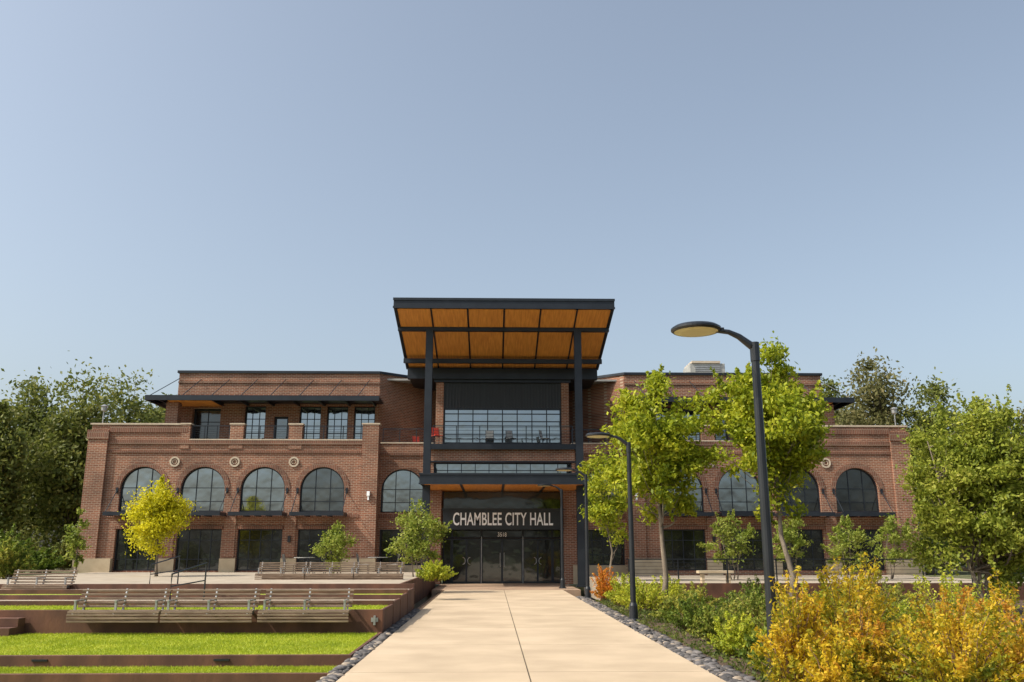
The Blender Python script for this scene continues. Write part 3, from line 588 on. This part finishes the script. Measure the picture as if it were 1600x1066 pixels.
# ------------------------------------------------------------------ plants
def leafcloud(name,Pn,size,mat,parent,elong=.55):
    n=len(Pn); a=rng.normal(size=(n,3)); a/=np.linalg.norm(a,axis=1)[:,None]; b=rng.normal(size=(n,3)); b-=a*(a*b).sum(1)[:,None]; b/=np.linalg.norm(b,axis=1)[:,None]
    s=size*rng.uniform(.6,1.3,n)[:,None]; a=a*s*.5; b=b*s*.5*elong
    V=np.stack([Pn-a,Pn-b*.9+a*.1,Pn+a,Pn+b*.9+a*.1],1).reshape(-1,3)
    return npmesh(name,V,np.arange(4*n).reshape(n,4),mat,parent)
def tree(label,base_,h,crown_c,rx,rz,leafm,nleaf,lsize,ncl=60,bark='bark',tr=.09,stems=1,cat='tree',group=None,name='tree',sig=.17,inner=.35,wobk=1.0,spray=0,low=0.0):
    x,y,z=base_; t=thing(name,label,cat,base_,group)
    cx=x+crown_c[0]; cz=crown_c[1]
    ph=rng.uniform(0,6,6)
    cl=[]
    while len(cl)<ncl:
        d=rng.normal(size=3); d/=np.linalg.norm(d); az=math.atan2(d[1],d[0])
        wob=1+wobk*(.16*math.sin(3*az+ph[0])+.14*math.sin(5*d[2]*2+ph[1]+az*2)+.08*math.sin(9*d[0]+ph[2]))
        r=(inner+(1-inner)*rng.uniform()**.6)*wob
        taper=1-.28*max(d[2],0)-low*max(-d[2],0)
        cl.append((cx+d[0]*rx*r*taper,y+d[1]*rx*r*.9*taper,cz+d[2]*rz*min(r,1.08)))
    cl=np.array(cl)
    cl[0]=(cx+.05*rx,y,cz+rz*.98)
    mb=MB(); topz=cz+rz*.6
    for sidx in range(stems):
        ox=(sidx-(stems-1)/2)*.12; tx=cx+(sidx-(stems-1)/2)*rx*.5
        pts=[];N=7
        for i in range(N):
            q=i/(N-1); pts.append((x+ox+(tx-x-ox)*q**1.3+rng.normal(0,.012*h),y+rng.normal(0,.01*h),z-.05+(topz-z)*q))
        rad=[tr/math.sqrt(stems)*(1-.8*i/(N-1)) for i in range(N)]; rad[0]*=1.35
        mb.tube(pts,rad,8)
        for c in cl[sidx::stems][:60]:
            q=min(max((c[2]-z-.45*rz*rng.uniform(.3,1.3))/(topz-z),.25),.95); i=min(int(q*(N-1)),N-2); f=q*(N-1)-i
            p0=Vector(pts[i]).lerp(Vector(pts[i+1]),f); p2=Vector(c); p1=p0.lerp(p2,.5)+Vector((0,0,-.03*h if c[2]>p0.z else .03*h))
            r0=tr*.3*(1-q*.6); mb.tube([p0,p1,p2],[r0,r0*.6,r0*.2],5)
    mb.build('trunk',M[bark],t,smooth=True)
    wts=rng.uniform(.3,1.7,ncl); wts/=wts.sum(); idx=rng.choice(ncl,nleaf,p=wts)
    off=rng.normal(size=(nleaf,3)); rr=(rx+rz)/2*sig*rng.uniform(.55,1.3,ncl)[idx]
    Pn=cl[idx]+off*rr[:,None]*np.array([1,1,.75])
    if spray:
        ctr=np.array([cx,y,cz-.2*rz]); add=[]
        for i in range(spray):
            c=cl[rng.integers(0,ncl)]; d=c-ctr; d=d/(np.linalg.norm(d)+1e-6)+np.array([0,0,.55])+rng.normal(0,.25,3); d/=np.linalg.norm(d); L_=rng.uniform(.15,.38)*rx+.12
            q=rng.uniform(0,1,45)[:,None]; add.append(c+d*L_*q+rng.normal(0,1,(45,3))*.05*(1.25-q))
        Pn=np.concatenate([Pn]+add)
    Pn[:,2]=np.maximum(Pn[:,2],z+.05)
    leafcloud('crown',Pn,lsize,M[leafm],t)
    return t
def ptree(label,pxb,Y,zb,x0,x1,ytop,ybot,leafm,nleaf,lsize,**k):
    xm=(x0+x1)/2; ym=(ytop+ybot)/2
    X0,_=W(x0,ym,Y);X1,_=W(x1,ym,Y); _,Zt=W(xm,ytop,Y);_,Zb=W(xm,ybot,Y); XB,_=W(pxb,880,Y); XM,_=W(xm,ym,Y)
    return tree(label,(XB,Y,zb),Zt-zb,(XM-XB,(Zt+Zb)/2),(X1-X0)/2*.92,(Zt-Zb)/2*.9,leafm,nleaf,lsize,**k)
ptree('small bright yellow round crowned tree in front of the left arches',245,37,.6,198,292,752,864,'leaf_yellow',14000,.12,ncl=85,tr=.06,inner=.1,sig=.17,spray=25,wobk=.6)
ptree('small green bushy tree before the brick pier left of the entrance',527,37,.6,492,560,820,888,'leaf_small',3200,.12,ncl=35,tr=.04,stems=3,spray=15)
ptree('airy multi stemmed green tree just left of the entrance sign',655,36,.6,605,702,786,888,'leaf_small',4800,.12,ncl=55,tr=.05,stems=4,inner=.3,sig=.14,spray=25)
ptree('tall young bright green tree rising behind the second street lamp',1037,25,-.03,945,1112,578,822,'leaf_young',15500,.15,ncl=130,tr=.085,sig=.105,inner=.25,wobk=1.3,spray=70,low=.1)
ptree('tall young yellow green tree behind the nearest street lamp',1228,24,-.03,1104,1310,538,812,'leaf_young',17500,.15,ncl=135,tr=.085,sig=.1,inner=.25,wobk=1.3,spray=75,low=.25)
ptree('slim young green tree between the entrance and the second street lamp',955,36,-.03,903,987,694,855,'leaf_young',5600,.15,ncl=60,tr=.05,sig=.12,wobk=1.2,spray=25)
ptree('small loose green tree before the right wing, left of the three',1145,37,.45,1105,1185,806,888,'leaf_small',2900,.12,ncl=38,tr=.04,stems=3,sig=.13,spray=20)
ptree('small loose green tree before the right wing, middle of the three',1236,37,.45,1200,1268,812,885,'leaf_small',2400,.12,ncl=32,tr=.04,stems=3,sig=.13,spray=15)
ptree('small loose green tree before the right wing, right of the three',1327,37,.45,1286,1368,812,892,'leaf_small',2900,.12,ncl=38,tr=.04,stems=3,sig=.13,spray=20)
ptree('slight green tree at the right corner of the city hall',1392,38,.45,1362,1425,805,890,'leaf_small',2200,.13,ncl=30,tr=.04,stems=2,sig=.13,spray=15)
ptree('large light green tree with layered branches at the right edge',1530,24,-.03,1420,1660,615,930,'leaf_small2',52000,.125,ncl=280,tr=.12,stems=4,sig=.085,inner=.15,wobk=1.0,spray=150)
ptree('bare reddish twiggy tree rising behind the large light green tree',1560,40,.45,1500,1610,628,860,'leaf_far2',500,.15,ncl=90,bark='barkr',tr=.1,stems=2,sig=.12)
gl='tall trees beyond the left end of the city hall'
for i,(pb,Y,a,b,tp,bt,lab) in enumerate([(35,60,-40,100,592,895,'tall green tree at the left picture edge'),(105,58,45,180,576,895,'tallest green tree left of the city hall'),(190,64,130,262,580,895,'green tree rising behind the left corner of the city hall'),(250,68,215,290,622,800,'low treetop above the left upper terrace'),(-20,54,-70,30,625,895,'green tree mostly outside the left picture edge')]):
    ptree(lab,pb,Y,.5,a,b,tp,bt,'leaf_far',19000,.32,ncl=150,bark='barkd',tr=.3,sig=.14,group=gl,inner=.25,wobk=.8)
gr='tall trees beyond the right end of the city hall'
for i,(pb,Y,a,b,tp,bt,lab,lm) in enumerate([(1300,66,1262,1345,590,800,'treetop showing just above the right roof canopy','leaf_far'),(1385,62,1305,1455,560,880,'tallest dark tree beyond the right end of the city hall','leaf_far2'),(1470,60,1405,1530,592,880,'rounded dark tree right of the tallest one','leaf_far'),(1540,64,1490,1600,625,880,'brownish tree beyond the large light green tree','leaf_far2'),(1620,58,1560,1690,640,880,'dark tree cut by the right picture edge','leaf_far2')]):
    ptree(lab,pb,Y,.4,a,b,tp,bt,lm,17000,.32,ncl=140,bark='barkd',tr=.3,sig=.14,group=gr,inner=.25,wobk=.8)
ptree('slim light green tree against the left corner of the city hall',120,41,.59,106,134,795,892,'leaf_small',1500,.14,ncl=26,tr=.04,sig=.16,spray=10)
def shrub(label,x,y,z,h,r,leafm,nst,nleaf,ls,group=None,tw='twig',jit=1.0,name='shrub'):
    t=thing(name,label,'shrub',(x,y,z),group); mb=MB(); ts=[]
    for i in range(nst):
        a=rng.uniform(0,2*PI); q=math.sqrt(rng.uniform()); ex=x+r*q*math.cos(a)*rng.uniform(.9,1.25); ey=y+r*q*math.sin(a); hh=h*(1.02-.55*q*q)*rng.uniform(.55,1.22)
        bx=x+(ex-x)*.25; by=y+(ey-y)*.25
        p0=Vector((bx,by,z));p1=Vector((bx+(ex-bx)*.4,by+(ey-by)*.4,z+hh*.7));p2=Vector((ex,ey,z+hh))
        mb.tube([p0,p1,p2],[.008,.006,.002],4); ts.append((p0,p1,p2))
    mb.build('stems',M[tw],t)
    T=np.array([[p[:] for p in s_] for s_ in ts]); idx=rng.integers(0,nst,nleaf); q=rng.uniform(.12,1.02,nleaf)**.75; q=q[:,None]
    A,B,C_=T[idx,0],T[idx,1],T[idx,2]
    Pn=A*(1-q)**2+2*B*q*(1-q)+C_*q**2
    Pn=Pn+rng.normal(0,1,(nleaf,3))*(.022+.06*(1-q))*np.array([1,1,.7])*(r**.5)*jit
    Pn[:,2]=np.maximum(Pn[:,2],z+.02)
    leafcloud('foliage',Pn,ls,M[leafm],t,elong=.5); return t
gf='golden shrubs filling the right foreground'
fg=[(3.52,10.72,1.22,.5,'leaf_gold','narrow golden shrub hiding the foot of the nearest street lamp'),(4.15,10.4,1.0,.6,'leaf_rust','rusty golden shrub just right of the nearest street lamp'),(4.8,9.5,1.0,.75,'leaf_gold','golden shrub at the bottom edge, right of the nearest lamp'),(5.7,9.8,1.0,.8,'leaf_rust','rust tinted shrub in the bottom right corner'),
 (4.5,11.7,1.3,.8,'leaf_gold','tall golden shrub right behind the nearest street lamp'),(5.8,11.6,1.15,.85,'leaf_rust','rust and gold shrub in the second row near the right edge'),(6.9,12.2,1.15,.9,'leaf_gold','golden shrub at the right edge, second row'),
 (5.4,13.4,1.35,.9,'leaf_gold','golden shrub behind the others, left of the large light green tree'),(7.3,14.5,1.2,1.0,'leaf_lime','yellow green shrub at the far right behind the golden ones'),(3.6,9.75,.75,.42,'leaf_gold','low golden shrub at the bottom edge beside the river rocks')]
for (x,y,h,r,lm,l) in fg: shrub(l,x,y,-.03,h,r,lm,100 if r>.51 else 80,8600 if r>.51 else 6500,.058,gf)
gg='green and yellow shrubs of the bed right of the path'
mid=[(3.95,12.9,.58,.48,'leaf_green','round green shrub left of the nearest street lamp by the rocks'),(3.95,14.9,.6,.5,'leaf_lime','lime tinted round shrub just behind the green one near the rocks'),(5.0,15.8,.75,.6,'leaf_flower','green shrub with pale yellow tips in the middle of the bed'),
 (4.15,17.1,.55,.5,'leaf_flower','low shrub with yellow flecks beside the rocks in mid bed'),(4.25,19.4,.62,.6,'leaf_green','green shrub in front of the young tree trunk'),(5.6,19.6,.85,.7,'leaf_flower','broad shrub between the two young tree trunks'),(6.3,17.4,.9,.8,'leaf_lime','yellow green shrub behind the golden shrubs'),
 (4.3,21.6,.55,.5,'leaf_flower','pale flowering shrub just right of the second street lamp'),(4.05,24.6,.9,.7,'leaf_lime','yellow green shrub just left behind the second street lamp'),(3.95,27.3,.9,.6,'leaf_lime','yellow green shrub beside the rocks beyond the second street lamp'),
 (3.75,30.5,1.05,.5,'leaf_orange','orange shrub at the path edge near the entrance'),(5.2,27.5,.8,.8,'leaf_lime','lime shrub behind the yellow green ones near the steel wall'),(8.0,20.5,.9,.9,'leaf_green','green shrub under the large light green tree'),(6.3,22.5,.75,.8,'leaf_green','low green shrub at the foot of the taller young tree'),(9.7,23.0,.9,1.1,'leaf_flower','pale green shrub at the right below the large tree'),(8.0,27,.8,.9,'leaf_green','far green shrub before the right steel wall'),(5.4,24.6,.7,.7,'leaf_flower','pale shrub between the young trees near the wall')]
for (x,y,h,r,lm,l) in mid: shrub(l,x,y,-.03,h,r,lm,60,4800,.068,gg)
n=42000; gx=3.45+rng.uniform(0,1,n)**1.3*8.5; gy=rng.uniform(9,30.8,n)
bump_=.5+.5*np.sin(gx*2.3+1.7*np.sin(gy*1.1))*np.sin(gy*1.9+gx)
keep=rng.uniform(0,1,n)<(.25+.75*bump_); gx,gy,bump_=gx[keep],gy[keep],bump_[keep]
gz=-.02+rng.uniform(0,1,len(gx))*(.04+.12*bump_)*np.clip((gx-3.4)/.4,.3,1)
o=leafcloud('ground_cover',np.stack([gx,gy,gz],1),.07,M['leaf_cover'],None,.5); o['kind']='stuff'; tag(o,'low leafy ground cover of the bed right of the path','ground cover')
x,_=W(678,895,31); shrub('lime green shrub at the left path edge before the entrance',x,31,.6,.62,.7,'leaf_lime',60,3400,.09)
for (px,Y,h,r,l,lm) in ((12,34,1.3,.8,'pale flowering shrub at the left picture edge','leaf_flower'),(62,43,1.1,1.1,'low green shrub left of the city hall, near the left edge','leaf_green'),(30,48,2.0,1.6,'tall shrub at the far left below the trees','leaf_far'),(98,50,1.5,1.2,'shrub near the left corner of the city hall','leaf_far'),(2,40,1.9,1.2,'green shrub cut by the left picture edge','leaf_green')):
    x,_=W(px,890,Y); shrub(l,x,Y,.58,h,r,lm,60,5000,.16)
for (px,Y,h,r,l) in ((1455,46,2.6,1.8,'dark shrub right of the city hall corner'),(1530,48,3,2.2,'tall dark shrub behind the large light green tree'),(1600,46,3,2,'dark shrub at the right picture edge'),(1570,36,1.8,1.6,'broad dark shrub right of the railing end below the large tree')):
    x,_=W(px,890,Y); shrub(l,x,Y,.43,h,r,'leaf_green',60,5000,.18)
